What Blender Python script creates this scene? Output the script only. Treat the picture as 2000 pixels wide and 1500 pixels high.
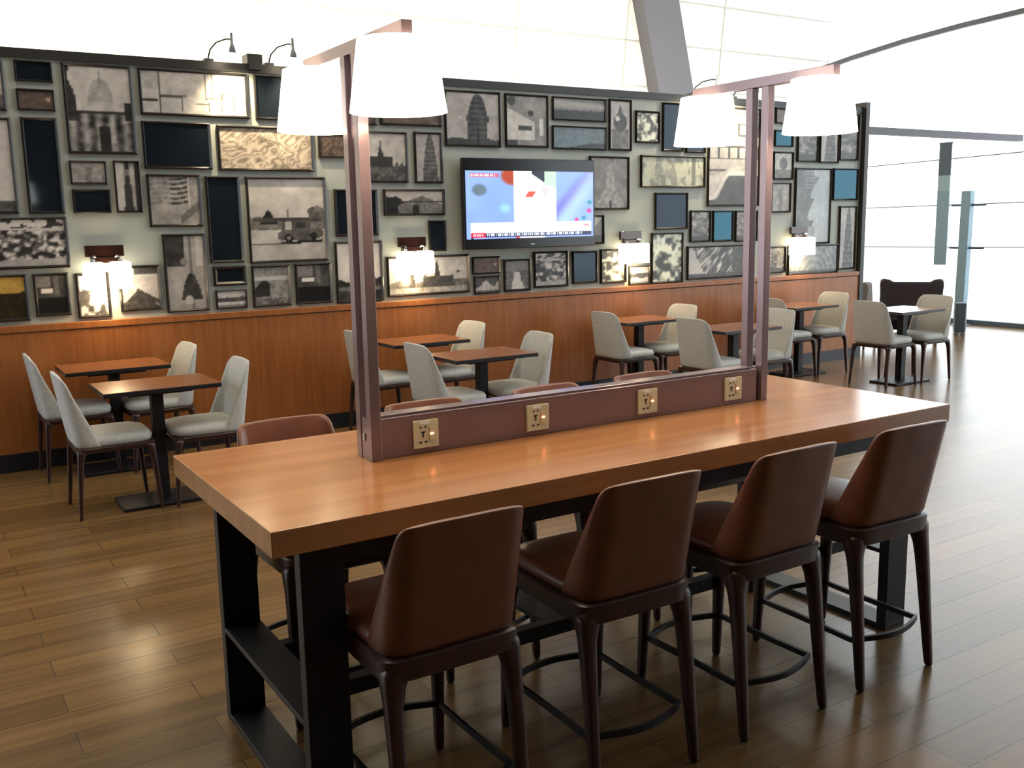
import bpy, bmesh, math, random
import numpy as np
from mathutils import Vector, Matrix

for o in list(bpy.data.objects): bpy.data.objects.remove(o)
scene = bpy.context.scene
COL = scene.collection
PI = math.pi

# ------------------------------------------------------------------ camera
# x runs along the picture wall, y towards it, z up; the camera stands at the origin, 1.7 m up
cam_d = bpy.data.cameras.new('camera')
cam_d.sensor_fit = 'HORIZONTAL'; cam_d.sensor_width = 36.0
cam_d.lens = 1889.2 / 2000 * 36.0
cam_d.clip_end = 300
cam = bpy.data.objects.new('camera', cam_d); COL.objects.link(cam)
Rw = [[0.8447516, -0.1039267, 0.5249704], [-0.5348419, -0.1302136, 0.8348584], [-0.0184058, -0.9860242, -0.1655825]]
cam.matrix_world = Matrix(((Rw[0][0], -Rw[0][1], -Rw[0][2], 0.0),
                           (Rw[1][0], -Rw[1][1], -Rw[1][2], 0.0),
                           (Rw[2][0], -Rw[2][1], -Rw[2][2], 1.7),
                           (0, 0, 0, 1)))
scene.camera = cam

# ------------------------------------------------------------------ world: a bright overcast sky
W_STR = 4.0
world = bpy.data.worlds.new('world'); scene.world = world; world.use_nodes = True
wn = world.node_tree.nodes
wn['Background'].inputs[0].default_value = (0.95, 0.975, 1.0, 1)
wn['Background'].inputs[1].default_value = W_STR

# ------------------------------------------------------------------ exposure
scene.view_settings.view_transform = 'Standard'
scene.view_settings.look = 'None'
scene.view_settings.exposure = 0.0
scene.view_settings.gamma = 1.0
scene.view_settings.use_curve_mapping = False

def light(name, kind, loc, energy, color=(1, 1, 1), size=1.0, sizey=None, target=None, spot=None, blend=0.6):
    d = bpy.data.lights.new(name, kind); d.energy = energy; d.color = color
    if kind == 'AREA':
        d.size = size
        if sizey: d.shape = 'RECTANGLE'; d.size_y = sizey
    elif kind == 'SUN': d.angle = size
    else: d.shadow_soft_size = size
    if spot: d.spot_size = spot; d.spot_blend = blend
    o = bpy.data.objects.new(name, d); COL.objects.link(o); o.location = loc
    if target is not None:
        o.rotation_euler = (Vector(target) - Vector(loc)).to_track_quat('-Z', 'Y').to_euler()
    return o

WARM = (1.0, 0.78, 0.50)
# added fill lights hidden behind the picture partition, brightening the vault
light('vault_fill_warm', 'AREA', (1.6, 9.2, 2.5), 620, (1.0, 0.86, 0.60), 6.0, 0.6, (1.6, 11.6, 5.0))
light('vault_fill_cool', 'AREA', (8.0, 9.2, 2.5), 230, (1.0, 0.95, 0.84), 6.0, 0.6, (8.0, 11.6, 5.0))
# added warm ambient fill: unseen area lights high over the seating
light('overhead_fill_seating', 'AREA', (0.0, 4.4, 6.2), 85, (1.0, 0.90, 0.74), 3.0, 3.0, (0.0, 4.4, 0))
light('overhead_fill_tables', 'AREA', (5.0, 4.6, 6.2), 95, (1.0, 0.92, 0.80), 3.5, 2.5, (5.0, 5.2, 0))

# ------------------------------------------------------------------ materials
def srgb(r, g, b):
    f = lambda c: (c / 255 / 12.92) if c / 255 <= 0.04045 else ((c / 255 + 0.055) / 1.055) ** 2.4
    return (f(r), f(g), f(b), 1)

def mat(name, color, rough=0.5, metal=0.0, emit=None, estr=0.0, spec=0.5, coat=0.0):
    m = bpy.data.materials.new(name); m.use_nodes = True
    p = m.node_tree.nodes['Principled BSDF']
    p.inputs['Base Color'].default_value = color
    p.inputs['Roughness'].default_value = rough
    p.inputs['Metallic'].default_value = metal
    p.inputs['Specular IOR Level'].default_value = spec
    p.inputs['Coat Weight'].default_value = coat
    if emit:
        p.inputs['Emission Color'].default_value = emit
        p.inputs['Emission Strength'].default_value = estr
    return m

def nodes(m): return m.node_tree.nodes, m.node_tree.links, m.node_tree.nodes['Principled BSDF']

def grain(name, c1, c2, scale=(1, 1, 1), nscale=4.0, rough=0.4, detail=5, bump=0.0, coat=0.0, spec=0.5, metal=0.0):
    """two-tone noise stretched along one axis: wood, leather, cloth, plaster"""
    m = mat(name, c1, rough, metal, coat=coat, spec=spec); N, L, P = nodes(m)
    tc = N.new('ShaderNodeTexCoord'); mp = N.new('ShaderNodeMapping'); mp.inputs['Scale'].default_value = scale
    nz = N.new('ShaderNodeTexNoise'); nz.inputs['Scale'].default_value = nscale; nz.inputs['Detail'].default_value = detail
    cr = N.new('ShaderNodeValToRGB'); cr.color_ramp.elements[0].position = 0.32; cr.color_ramp.elements[1].position = 0.68
    cr.color_ramp.elements[0].color = c1; cr.color_ramp.elements[1].color = c2
    L.new(tc.outputs['Object'], mp.inputs[0]); L.new(mp.outputs[0], nz.inputs[0])
    L.new(nz.outputs[0], cr.inputs[0]); L.new(cr.outputs[0], P.inputs['Base Color'])
    if bump:
        b = N.new('ShaderNodeBump'); b.inputs['Strength'].default_value = bump; b.inputs['Distance'].default_value = 0.004
        L.new(nz.outputs[0], b.inputs['Height']); L.new(b.outputs[0], P.inputs['Normal'])
    return m

M = {}
M['table_wood'] = grain('table_wood', srgb(154, 102, 62), srgb(172, 118, 74), (0.4, 6, 6), 2.2, 0.16, 5, 0.0)
M['panel_wood'] = grain('panel_wood', srgb(140, 82, 38), srgb(160, 98, 50), (9, 9, 0.6), 4.0, 0.36, 5, 0.02)
M['dark_wood'] = grain('dark_wood', srgb(38, 20, 18), srgb(58, 32, 27), (3, 3, 0.7), 12, 0.36, 4)
M['table_top_small'] = grain('table_top_small', srgb(120, 72, 44), srgb(150, 96, 60), (1, 7, 7), 4, 0.22, 4)
M['leather'] = grain('leather', srgb(98, 56, 40), srgb(112, 64, 46), (1, 1, 1), 14, 0.36, 6, 0.12)
M['fabric'] = grain('fabric', srgb(170, 171, 169), srgb(188, 188, 185), (1, 1, 1), 60, 0.7, 3, 0.08)
M['fabric_taupe'] = grain('fabric_taupe', srgb(104, 98, 94), srgb(120, 112, 106), (1, 1, 1), 40, 0.8, 3)
M['fabric_dark'] = grain('fabric_dark', srgb(44, 36, 42), srgb(58, 48, 54), (1, 1, 1), 40, 0.85, 3)
M['black_steel'] = grain('black_steel', srgb(13, 14, 20), srgb(19, 20, 28), (1, 1, 1), 8, 0.45, 3, spec=0.35)
M['black_edge'] = mat('black_edge', srgb(16, 18, 24), 0.4)
M['bronze'] = grain('bronze', srgb(134, 114, 118), srgb(138, 118, 122), (1, 1, 1), 3, 0.20, 3, metal=0.55)
M['bronze_dark'] = grain('bronze_dark', srgb(70, 44, 38), srgb(84, 54, 46), (20, 1, 20), 3, 0.4, 3, metal=0.5)
M['frame_black'] = mat('frame_black', srgb(38, 34, 32), 0.25, 0.3)
M['upper_wall'] = grain('upper_wall', srgb(164, 169, 162), srgb(172, 177, 170), (1, 1, 1), 2.0, 0.55, 3)
M['cap_black'] = mat('cap_black', srgb(38, 36, 36), 0.45)
M['kick'] = mat('kick', srgb(20, 22, 32), 0.4)
M['vault'] = grain('vault', srgb(226, 226, 218), srgb(234, 234, 228), (1, 1, 1), 0.6, 0.7, 2)
M['seam'] = mat('seam', srgb(180, 180, 174), 0.7)
M['pilaster'] = mat('pilaster', srgb(92, 90, 97), 0.6)
M['dark_wall'] = mat('dark_wall', srgb(58, 58, 64), 0.8)
M['white'] = mat('white', srgb(236, 236, 230), 0.5)
M['cream'] = mat('cream', srgb(204, 196, 160), 0.35)
M['hole'] = mat('hole', srgb(30, 24, 20), 0.6)
M['steel'] = mat('steel', srgb(170, 175, 180), 0.3, 0.9)
M['pale_blue_steel'] = mat('pale_blue_steel', srgb(122, 146, 160), 0.4, 0.2)
M['slate'] = mat('slate', srgb(78, 90, 102), 0.6)
M['banner_mid'] = mat('banner_mid', srgb(150, 172, 182), 0.7)
M['tv_black'] = mat('tv_black', srgb(16, 14, 20), 0.18)
M['brown_glass'] = mat('brown_glass', srgb(44, 22, 18), 0.2, 0.2, coat=0.5)
M['mirror'] = mat('mirror', (0.020, 0.028, 0.040, 1), 0.06, 0.55, spec=0.3)
M['mirrorT'] = mat('mirrorT', (0.028, 0.065, 0.085, 1), 0.05, 1.0)
M['lamp_shade'] = mat('lamp_shade', srgb(250, 244, 230), 0.8, emit=(1.0, 0.93, 0.80, 1), estr=5.0)
M['sconce_shade'] = mat('sconce_shade', srgb(250, 236, 200), 0.6, emit=(1.0, 0.86, 0.62, 1), estr=7.0)
M['bulb'] = mat('bulb', srgb(255, 240, 210), 0.4, emit=(1.0, 0.85, 0.60, 1), estr=30.0)
M['led'] = mat('led', srgb(255, 90, 50), 0.4, emit=(1.0, 0.22, 0.10, 1), estr=9.0)

def floor_mat():
    m = mat('floor_planks', srgb(110, 80, 52), 0.3); N, L, P = nodes(m)
    tc = N.new('ShaderNodeTexCoord'); mp = N.new('ShaderNodeMapping'); mp.inputs['Location'].default_value = (0.37, 0.053, 0)
    br = N.new('ShaderNodeTexBrick'); br.offset = 0.37; br.offset_frequency = 2
    br.inputs['Scale'].default_value = 1.0; br.inputs['Brick Width'].default_value = 1.15; br.inputs['Row Height'].default_value = 0.165
    br.inputs['Mortar Size'].default_value = 0.0022; br.inputs['Mortar Smooth'].default_value = 0.3; br.inputs['Bias'].default_value = 0.0
    br.inputs['Color1'].default_value = srgb(96, 72, 44); br.inputs['Color2'].default_value = srgb(120, 92, 58)
    br.inputs['Mortar'].default_value = srgb(60, 44, 32)
    L.new(tc.outputs['Object'], mp.inputs[0]); L.new(mp.outputs[0], br.inputs[0])
    # long streaks of grain
    m2 = N.new('ShaderNodeMapping'); m2.inputs['Scale'].default_value = (0.8, 17, 1)
    n1 = N.new('ShaderNodeTexNoise'); n1.inputs['Scale'].default_value = 1.2; n1.inputs['Detail'].default_value = 3
    cr = N.new('ShaderNodeValToRGB'); cr.color_ramp.elements[0].position = 0.28; cr.color_ramp.elements[0].color = (0.72, 0.70, 0.67, 1)
    cr.color_ramp.elements[1].position = 0.66; cr.color_ramp.elements[1].color = (1.08, 1.06, 1.0, 1)
    L.new(tc.outputs['Object'], m2.inputs[0]); L.new(m2.outputs[0], n1.inputs[0]); L.new(n1.outputs[0], cr.inputs[0])
    mx = N.new('ShaderNodeMix'); mx.data_type = 'RGBA'; mx.blend_type = 'MULTIPLY'; mx.inputs[0].default_value = 1.0
    L.new(br.outputs['Color'], mx.inputs[6]); L.new(cr.outputs[0], mx.inputs[7]); L.new(mx.outputs[2], P.inputs['Base Color'])
    rr = N.new('ShaderNodeMapRange'); rr.inputs[3].default_value = 0.19; rr.inputs[4].default_value = 0.27; P.inputs['Specular IOR Level'].default_value = 0.34
    L.new(n1.outputs[0], rr.inputs[0]); L.new(rr.outputs[0], P.inputs['Roughness'])
    b = N.new('ShaderNodeBump'); b.inputs['Strength'].default_value = 0.25; b.inputs['Distance'].default_value = 0.003; b.invert = True
    L.new(br.outputs['Fac'], b.inputs['Height']); L.new(b.outputs[0], P.inputs['Normal'])
    return m
M['floor'] = floor_mat()

def glass_mat():
    m = bpy.data.materials.new('window_glass'); m.use_nodes = True
    N = m.node_tree.nodes; L = m.node_tree.links; N.clear()
    out = N.new('ShaderNodeOutputMaterial'); mix = N.new('ShaderNodeMixShader'); mix.inputs[0].default_value = 0.06
    t = N.new('ShaderNodeBsdfTransparent'); t.inputs[0].default_value = (0.96, 0.99, 1, 1)
    g = N.new('ShaderNodeBsdfGlossy'); g.inputs['Roughness'].default_value = 0.02
    L.new(t.outputs[0], mix.inputs[1]); L.new(g.outputs[0], mix.inputs[2]); L.new(mix.outputs[0], out.inputs[0])
    return m
M['glass'] = glass_mat()

def attr_mat(name, emit=0.0, rough=0.35):
    m = mat(name, (1, 1, 1, 1), rough); N, L, P = nodes(m)
    a = N.new('ShaderNodeAttribute'); a.attribute_name = 'Col'
    if emit:
        P.inputs['Base Color'].default_value = (0.01, 0.01, 0.01, 1)
        L.new(a.outputs['Color'], P.inputs['Emission Color']); P.inputs['Emission Strength'].default_value = emit
    else: L.new(a.outputs['Color'], P.inputs['Base Color'])
    return m
M['print'] = attr_mat('photo_print', 0, 0.32)
M['screen'] = attr_mat('tv_picture', 1.5, 0.2)

# ------------------------------------------------------------------ mesh helpers
def tag(o, label=None, cat=None, group=None, kind=None):
    if label: o['label'] = label
    if cat: o['category'] = cat
    if group: o['group'] = group
    if kind: o['kind'] = kind
    return o

def empty(name, loc, rz=0.0, label=None, cat=None, group=None):
    o = bpy.data.objects.new(name, None); COL.objects.link(o)
    o.location = loc; o.rotation_euler = (0, 0, rz); o.empty_display_size = 0.1
    return tag(o, label, cat, group)

class MB:
    def __init__(s): s.v = []; s.f = []
    def add(s, vs, fs):
        n = len(s.v); s.v += [tuple(v) for v in vs]; s.f += [tuple(i + n for i in f) for f in fs]; return s
    def box(s, x0, x1, y0, y1, z0, z1):
        return s.add([(x0, y0, z0), (x1, y0, z0), (x1, y1, z0), (x0, y1, z0), (x0, y0, z1), (x1, y0, z1), (x1, y1, z1), (x0, y1, z1)],
                     [(0, 3, 2, 1), (4, 5, 6, 7), (0, 1, 5, 4), (1, 2, 6, 5), (2, 3, 7, 6), (3, 0, 4, 7)])
    def prism(s, pts, ax, a, b):
        """outline pts in the two axes other than ax, extruded from a to b"""
        def P3(p, t):
            q = list(p); q.insert(ax, t); return q
        n = len(pts); vs = [P3(p, a) for p in pts] + [P3(p, b) for p in pts]
        fs = [tuple(range(n))[::-1], tuple(range(n, 2 * n))] + [(i, (i + 1) % n, n + (i + 1) % n, n + i) for i in range(n)]
        return s.add(vs, fs)
    def loft(s, rings, caps=True, closed=False):
        n = len(rings[0]); vs = [p for r in rings for p in r]; fs = []; m = len(rings)
        for j in range(m if closed else m - 1):
            k = (j + 1) % m
            for i in range(n):
                fs.append((j * n + i, j * n + (i + 1) % n, k * n + (i + 1) % n, k * n + i))
        if caps and not closed:
            fs.append(tuple(range(n))[::-1]); fs.append(tuple(range((m - 1) * n, m * n)))
        return s.add(vs, fs)
    def cyl(s, c, r, z0, z1, n=20, r1=None):
        r1 = r if r1 is None else r1
        ring = lambda R, z: [(c[0] + R * math.cos(2 * PI * i / n), c[1] + R * math.sin(2 * PI * i / n), z) for i in range(n)]
        return s.loft([ring(r, z0), ring(r1, z1)])
    def tube(s, pts, r, n=10, closed=False, w=None, h=None):
        pts = [Vector(p) for p in pts]; m = len(pts); rings = []
        for i, p in enumerate(pts):
            if closed: t = pts[(i + 1) % m] - pts[i - 1]
            else: t = pts[min(i + 1, m - 1)] - pts[max(i - 1, 0)]
            t.normalize()
            up = Vector((0, 0, 1)) if abs(t.z) < 0.9 else Vector((0, 1, 0))
            a = t.cross(up).normalized(); b = a.cross(t).normalized()
            if w: rings.append([p + a * sx * w / 2 + b * sz * h / 2 for sx, sz in ((-1, -1), (1, -1), (1, 1), (-1, 1))])
            else: rings.append([p + (a * math.cos(2 * PI * k / n) + b * math.sin(2 * PI * k / n)) * r for k in range(n)])
        return s.loft(rings, closed=closed)
    def build(s, name, m, parent=None, smooth=False, bevel=0.0, sub=0, seg=2, angle=None):
        me = bpy.data.meshes.new(name); me.from_pydata(s.v, [], s.f); me.validate()
        bm = bmesh.new(); bm.from_mesh(me); bmesh.ops.recalc_face_normals(bm, faces=bm.faces); bm.to_mesh(me); bm.free()
        o = bpy.data.objects.new(name, me); COL.objects.link(o)
        me.materials.append(M[m] if isinstance(m, str) else m)
        if parent: o.parent = parent
        if bevel:
            b = o.modifiers.new('bevel', 'BEVEL'); b.width = bevel; b.segments = seg; b.limit_method = 'ANGLE'; b.angle_limit = math.radians(40); b.harden_normals = True
            smooth = True
        if sub:
            b = o.modifiers.new('sub', 'SUBSURF'); b.levels = sub; b.render_levels = sub; smooth = True
        if smooth:
            me.polygons.foreach_set('use_smooth', [True] * len(me.polygons))
            if not sub and not bevel:
                try: me.set_sharp_from_angle(angle=angle or math.radians(40))
                except Exception: pass
            elif bevel:
                try: me.set_sharp_from_angle(angle=math.radians(75)) if False else None
                except Exception: pass
        return o

def copy_tree(o, parent=None):
    c = o.copy(); COL.objects.link(c)
    if parent: c.parent = parent
    for ch in list(KIDS.get(o.name, [])): copy_tree2(ch, c)
    return c
def copy_tree2(o, parent):
    c = o.copy(); COL.objects.link(c); c.parent = parent
    for ch in KIDS.get(o.name, []): copy_tree2(ch, c)
KIDS = {}
def index_kids():
    KIDS.clear()
    for o in bpy.data.objects:
        if o.parent: KIDS.setdefault(o.parent.name, []).append(o)

def struct(o): o['kind'] = 'structure'; return o

# ------------------------------------------------------------------ the room
WY = 7.644          # face of the picture wall
struct(MB().box(-6, 14.1, -6, 12.2, -0.1, 0).build('floor', 'floor'))
struct(MB().box(14.1, 45, -12, 40, -0.16, -0.06).build('ground', 'white'))
struct(MB().box(-0.3, 9.70, WY, WY + 0.16, 1.04, 2.87).build('wall_picture', 'upper_wall'))
wl = struct(MB().box(-0.3, 9.70, WY - 0.045, WY + 0.16, 0.0, 0.985).build('wall_panelling', 'panel_wood'))
struct(MB().box(-0.3, 9.70, WY - 0.055, WY + 0.16, 0.992, 1.04).build('trim_1', 'panel_wood', bevel=0.004))
struct(MB().box(-0.3, 9.72, WY - 0.02, WY + 0.18, 2.87, 2.935).build('trim_2', 'cap_black'))
struct(MB().box(9.70, 9.765, WY - 0.06, WY + 0.18, 0.0, 2.99).build('trim_3', 'cap_black'))
struct(MB().box(-0.3, 9.70, WY - 0.06, WY - 0.045, 0.0, 0.13).build('baseboard_picture', 'kick'))

# vault: a panelled wall that leans back as it rises and turns into the ceiling
def vault_y(z):     # y of the vault surface at height z
    return 12.1 - 0.05 * (z - 0) - (0.22 * max(0, z - 5.0) ** 2)
def vault():
    zs = [0, 1.1, 2.4, 3.05, 3.7, 4.35, 5.0, 5.65, 6.3, 6.95, 7.5]
    xs = [-6 + 1.95 * i for i in range(11)]; xs[-1] = 14.1
    mb = MB(); sm = MB()
    P = lambda x, z, d=0: (x - 0.14 * (z - 4.35) * 0.0, vault_y(z) - d, z)
    for j in range(len(zs) - 1):
        for i in range(len(xs) - 1):
            a, b, c, d = P(xs[i], zs[j]), P(xs[i + 1], zs[j]), P(xs[i + 1], zs[j + 1]), P(xs[i], zs[j + 1])
            dd = 0.05 if (i + j) % 2 else -0.0
            # folded facets: each panel is creased along its diagonal
            if (i + j) % 2: e = Vector(a).lerp(Vector(c), 0.5) + Vector((0, -dd, 0))
            else: e = Vector(b).lerp(Vector(d), 0.5) + Vector((0, -0.03, 0))
            mb.add([a, b, c, d, tuple(e)], [(0, 1, 4), (1, 2, 4), (2, 3, 4), (3, 0, 4)])
    for z in zs[3:]: sm.box(-6, 14.1, vault_y(z) - 0.02, vault_y(z) + 0.01, z - 0.007, z + 0.007)
    for x in xs[1:]:
        sm.tube([(x - 0.25 * (z - 4.3) * -0.25, vault_y(z) - 0.01, z) for z in zs], 0.008, 6)
    struct(mb.build('wall_vault', 'vault')); struct(sm.build('trim_4', 'seam'))
vault()
struct(MB().box(-6, 14.1, -6, 10.65, 7.45, 7.6).build('ceiling', 'vault'))
lw_ = MB()
for b in ((-6, 5.5, 0, 7.6), (11.95, 12.2, 0, 7.6), (5.5, 11.95, 0, .3), (5.5, 11.95, 5.2, 7.6)): lw_.box(-6.2, -6, *b)
struct(lw_.build('wall_left', 'dark_wall'))
struct(MB().box(-6.11, -6.09, 5.5, 11.95, .3, 5.2).build('window_2', 'glass'))
struct(MB().box(-6.2, 14.1, -6.2, -6, 0, 7.6).build('wall_back', 'dark_wall'))
# leaning pilaster on the vault
struct(MB().loft([[(10.42, 11.7, 2.4), (11.12, 11.7, 2.4), (11.12, 12.05, 2.4), (10.42, 12.05, 2.4)],
                  [(9.62, 11.6, 5.2), (10.34, 11.6, 5.2), (10.34, 12.0, 5.2), (9.62, 12.0, 5.2)],
                  [(8.9, 10.4, 7.45), (9.6, 10.4, 7.45), (9.6, 11.2, 7.45), (8.9, 11.2, 7.45)]]).build('trim_5', 'pilaster'))

# glazed end wall
struct(MB().box(14.0, 14.02, -6, 12.1, 0.08, 7.45).build('window_1', 'glass'))
fr = MB().box(13.94, 14.06, -6, 12.1, 0.0, 0.07)
struct(fr.build('trim_6', 'slate'))
struct(MB().tube([(13.9, 12.05, 4.18), (13.9, 11.2, 4.30), (13.9, 10.2, 4.41), (13.9, 9.2, 4.48), (13.9, 8.2, 4.52), (13.9, 7.0, 4.53), (13.9, 5.0, 4.5), (13.9, 2.0, 4.3)], 0, w=0.06, h=0.075).build('trim_7', 'pilaster'))
struct(MB().box(9.8, 13.98, 8.2, 8.3, 2.71, 2.80).build('trim_8', 'pilaster'))

# steel mast with bracket arms and bracing cables inside the glazing
mast = empty('window_mast', (13.75, 8.86, 0), 0, 'pale blue steel mast standing inside the bright glazing behind the furthest chairs', 'post')
MB().loft([[(sx * 0.06, sy * 0.075 + 0.02, 0) for sx, sy in ((-1, -1), (1, -1), (1, 1), (-1, 1))],
           [(sx * 0.06, sy * 0.075, 2.03) for sx, sy in ((-1, -1), (1, -1), (1, 1), (-1, 1))]]).build('pole', 'pale_blue_steel', mast, bevel=0.01)
for z in (1.82, 1.18):
    MB().tube([(0, -0.3, z), (0, 0.26, z)], 0.018, 8).build('bracket_arm', 'slate', mast)
MB().box(-0.09, 0.09, -0.11, 0.11, 0, 0.015).build('base_plate', 'steel', mast)
for k, (z0, z1, wh) in enumerate(((2.46, 2.60, 'uppermost'), (1.80, 1.86, 'middle'), (1.16, 1.22, 'lowest'))):
    tag(MB().tube([(13.82, 11.9, z0), (13.82, 6.0, z1)], 0.009, 6).build('bracing_cable', 'slate'),
        'thin grey bracing cable across the bright glazing, %s of three' % wh, 'cable', 'bracing cables across the glazing')
bn = empty('hanging_banner', (13.6, 9.17, 0.92), 0, 'tall narrow slate and pale blue banner hanging before the bright glazing', 'banner')
MB().box(-0.01, 0.01, -0.10, 0.10, 1.35, 1.83).build('top_field', 'slate', bn)
MB().box(-0.01, 0.01, -0.10, 0.10, 1.12, 1.35).build('middle_field', 'banner_mid', bn)
MB().box(-0.01, 0.01, -0.10, 0.10, 0.0, 1.12).build('lower_field', 'pale_blue_steel', bn)
MB().tube([(0, -0.11, 1.83), (0, 0.11, 1.83)], 0.012, 8).build('hanging_rod', 'slate', bn)
MB().tube([(0, 0, 1.83), (0, 0, 6.53)], 0.003, 5).build('hanging_wire', 'slate', bn)

bx = empty('wheeled_box', (12.5, 8.06, 0), 0.5, 'narrow dark slate box on shiny casters at the foot of the pale blue mast', 'box')
MB().box(-0.09, 0.09, -0.07, 0.07, 0.06, 0.47).build('body', 'slate', bx, bevel=0.012)
for sx in (-1, 1):
    MB().tube([(sx * 0.06 - 0.012, -0.04, 0.03), (sx * 0.06 + 0.012, -0.04, 0.03)], 0.03, 12).build('caster', 'steel', bx)
    MB().tube([(sx * 0.06 - 0.012, 0.04, 0.03), (sx * 0.06 + 0.012, 0.04, 0.03)], 0.03, 12).build('caster', 'steel', bx)

# ------------------------------------------------------------------ seats
def superell(hx, hy, z, n=5.0, k=28, front=1.0):
    r = []
    for i in range(k):
        t = 2 * PI * (i + 0.5) / k; c, s = math.cos(t), math.sin(t)
        x = hx * math.copysign(abs(c) ** (2 / n), c); y = hy * math.copysign(abs(s) ** (2 / n), s)
        x *= 1 - 0.05 * (y / hy + 1) / 2 * front
        r.append((x, y, z))
    return r

def rsq(cx, cy, z, w, d, e=0.3):
    w /= 2; d /= 2; a, b = w * (1 - e), d * (1 - e)
    return [(cx + x, cy + y, z) for x, y in ((w, -b), (w, b), (a, d), (-a, d), (-w, b), (-w, -b), (-a, -d), (a, -d))]

def make_seat(name, leg_top, frame_h, seat_t, back_h, hx, hy, upholstery, footrest, flare=0.0, lw=.05, back_splay=.045, lean_=.082, rnd=.86):
    root = empty(name, (0, 0, 0))
    for sx in (-1, 1):
        for sy in (-1, 1):
            tx, ty = sx * (hx - lw * .58), sy * (hy - lw * .58)
            fx, fy = sx * (hx - 0.020 + flare), sy * (hy - 0.016 + flare + (back_splay if sy < 0 else .01))
            def at(t, w, d):    # t: 0 at the floor, 1 at the seat frame
                cx = fx + (tx - fx) * t; cy = fy + (ty - fy) * t
                return rsq(cx, cy, leg_top * t, w, d)
            k_ = lw / .05
            rings = [at(0, .027 * k_, .027 * k_), at(.02, .029 * k_, .029 * k_), at(.5, .039 * k_, .039 * k_), at(.86, .047 * k_, .047 * k_),
                     rsq(tx - sx * .001, ty - sy * .001, leg_top * .95, .053 * k_, .053 * k_), rsq(tx - sx * .010, ty - sy * .010, leg_top, .074 * k_, .074 * k_), rsq(tx - sx * .012, ty - sy * .012, leg_top + frame_h * .8, .078 * k_, .078 * k_)]
            MB().loft(rings).build('leg', 'dark_wood', root, sub=1)
    f0, f1 = leg_top, leg_top + frame_h
    mb = MB().loft([superell(hx - .010, hy - .008, f0, 9), superell(hx, hy, f0 + .006, 9), superell(hx + .003, hy + .003, f1 - .006, 9), superell(hx - .004, hy - .004, f1, 9)])
    mb.build('seat_frame', 'dark_wood', root, smooth=True)
    # cushion with a domed top
    z0 = f1
    rings = [superell(hx - .03, hy - .03, z0 - .004), superell(hx - .008, hy - .006, z0 + .006), superell(hx - .006, hy - .002, z0 + seat_t * .55), superell(hx - .018, hy - .014, z0 + seat_t * .88),
             superell(hx * .8, hy * .8, z0 + seat_t * 1.05, 4), superell(hx * .45, hy * .45, z0 + seat_t * 1.14, 3), superell(hx * .05, hy * .05, z0 + seat_t * 1.17, 2)]
    MB().loft(rings).build('seat', upholstery, root, smooth=True, angle=math.radians(80))
    # wrap-round back: one padded shell whose wings slope down to the seat
    r = .060; a = hx - .006 - r; nu, nv = 17, 9
    Ltop, Lsh, Lbot = a + (.020 if rnd > .8 else -.012), a + .074, a + r * PI / 2 + .080
    def plan(s):
        sg = 1 if s >= 0 else -1; s = abs(s)
        if s < a: return sg * s, 0.0, 0.0, 1.0
        if s < a + r * PI / 2:
            t = (s - a) / r; return sg * (a + r * math.sin(t)), r - r * math.cos(t), -sg * math.sin(t), math.cos(t)
        return sg * (a + r), r + (s - a - r * PI / 2), -sg * 1.0, 0.0
    def L(v):
        if v < rnd: return Lbot + (Lsh - Lbot) * (v / rnd) ** 1.1
        t = (v - rnd) / (1 - rnd); return Ltop + (Lsh - Ltop) * math.sqrt(max(0, 1 - t * t))
    outer, inner = [], []
    vs_ = [0, .1, .25, .42, .6, .76, .86, .92, .965, .99, 1.0]
    for v in vs_:
        ro, ri = [], []
        for i in range(nu):
            u = -1 + 2 * i / (nu - 1); u = math.copysign(abs(u) ** .85, u)
            s = u * L(v); x, y, nx, ny = plan(s)
            th = .034 * (1 - .35 * abs(u) ** 8) * (1 - .4 * v ** 6)
            lean = -lean_ * v - .006 * math.sin(v * PI * .5) * (1 - abs(u))
            # padding bulges inside a little; the top edge dips towards its ends
            z = f1 - .004 + (back_h) * v - (.004 * abs(u) ** 3 if v > .9 else 0)
            k = 1 - .045 * v
            ro.append((x * k, -hy + .004 + y + lean, z)); ri.append(((x + nx * th) * k, -hy + .004 + y + ny * th + lean, z))
        outer.append(ro); inner.append(ri)
    mb = MB(); rings = [o + i[::-1] for o, i in zip(outer, inner)]
    n = len(rings[0])
    vs = [p for g in rings for p in g]; fs = []
    for j in range(len(rings) - 1):
        for i in range(n): fs.append((j * n + i, j * n + (i + 1) % n, (j + 1) * n + (i + 1) % n, (j + 1) * n + i))
    for base in (0, (len(rings) - 1) * n):
        for i in range(nu - 1): fs.append((base + i, base + i + 1, base + n - 2 - i, base + n - 1 - i))
    mb.add(vs, fs); mb.build('backrest', upholstery, root, sub=1)
    if footrest:
        z = footrest; X, Y = hx - .03, hy - .03; pts = []
        def arc(p, q, bow):
            for i in range(8):
                t = i / 8; b = bow * math.sin(PI * t)
                d = Vector((q[0] - p[0], q[1] - p[1])); nrm = Vector((d.y, -d.x)).normalized()
                pts.append((p[0] + d.x * t + nrm.x * b, p[1] + d.y * t + nrm.y * b, z))
        arc((-X, -Y), (X, -Y), .05); arc((X, -Y), (X, Y), -.004); arc((X, Y), (-X, Y), .05); arc((-X, Y), (-X, -Y), -.004)
        MB().tube(pts, 0, closed=True, w=.012, h=.020).build('footrest', 'black_steel', root, smooth=True)
    return root

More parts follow.
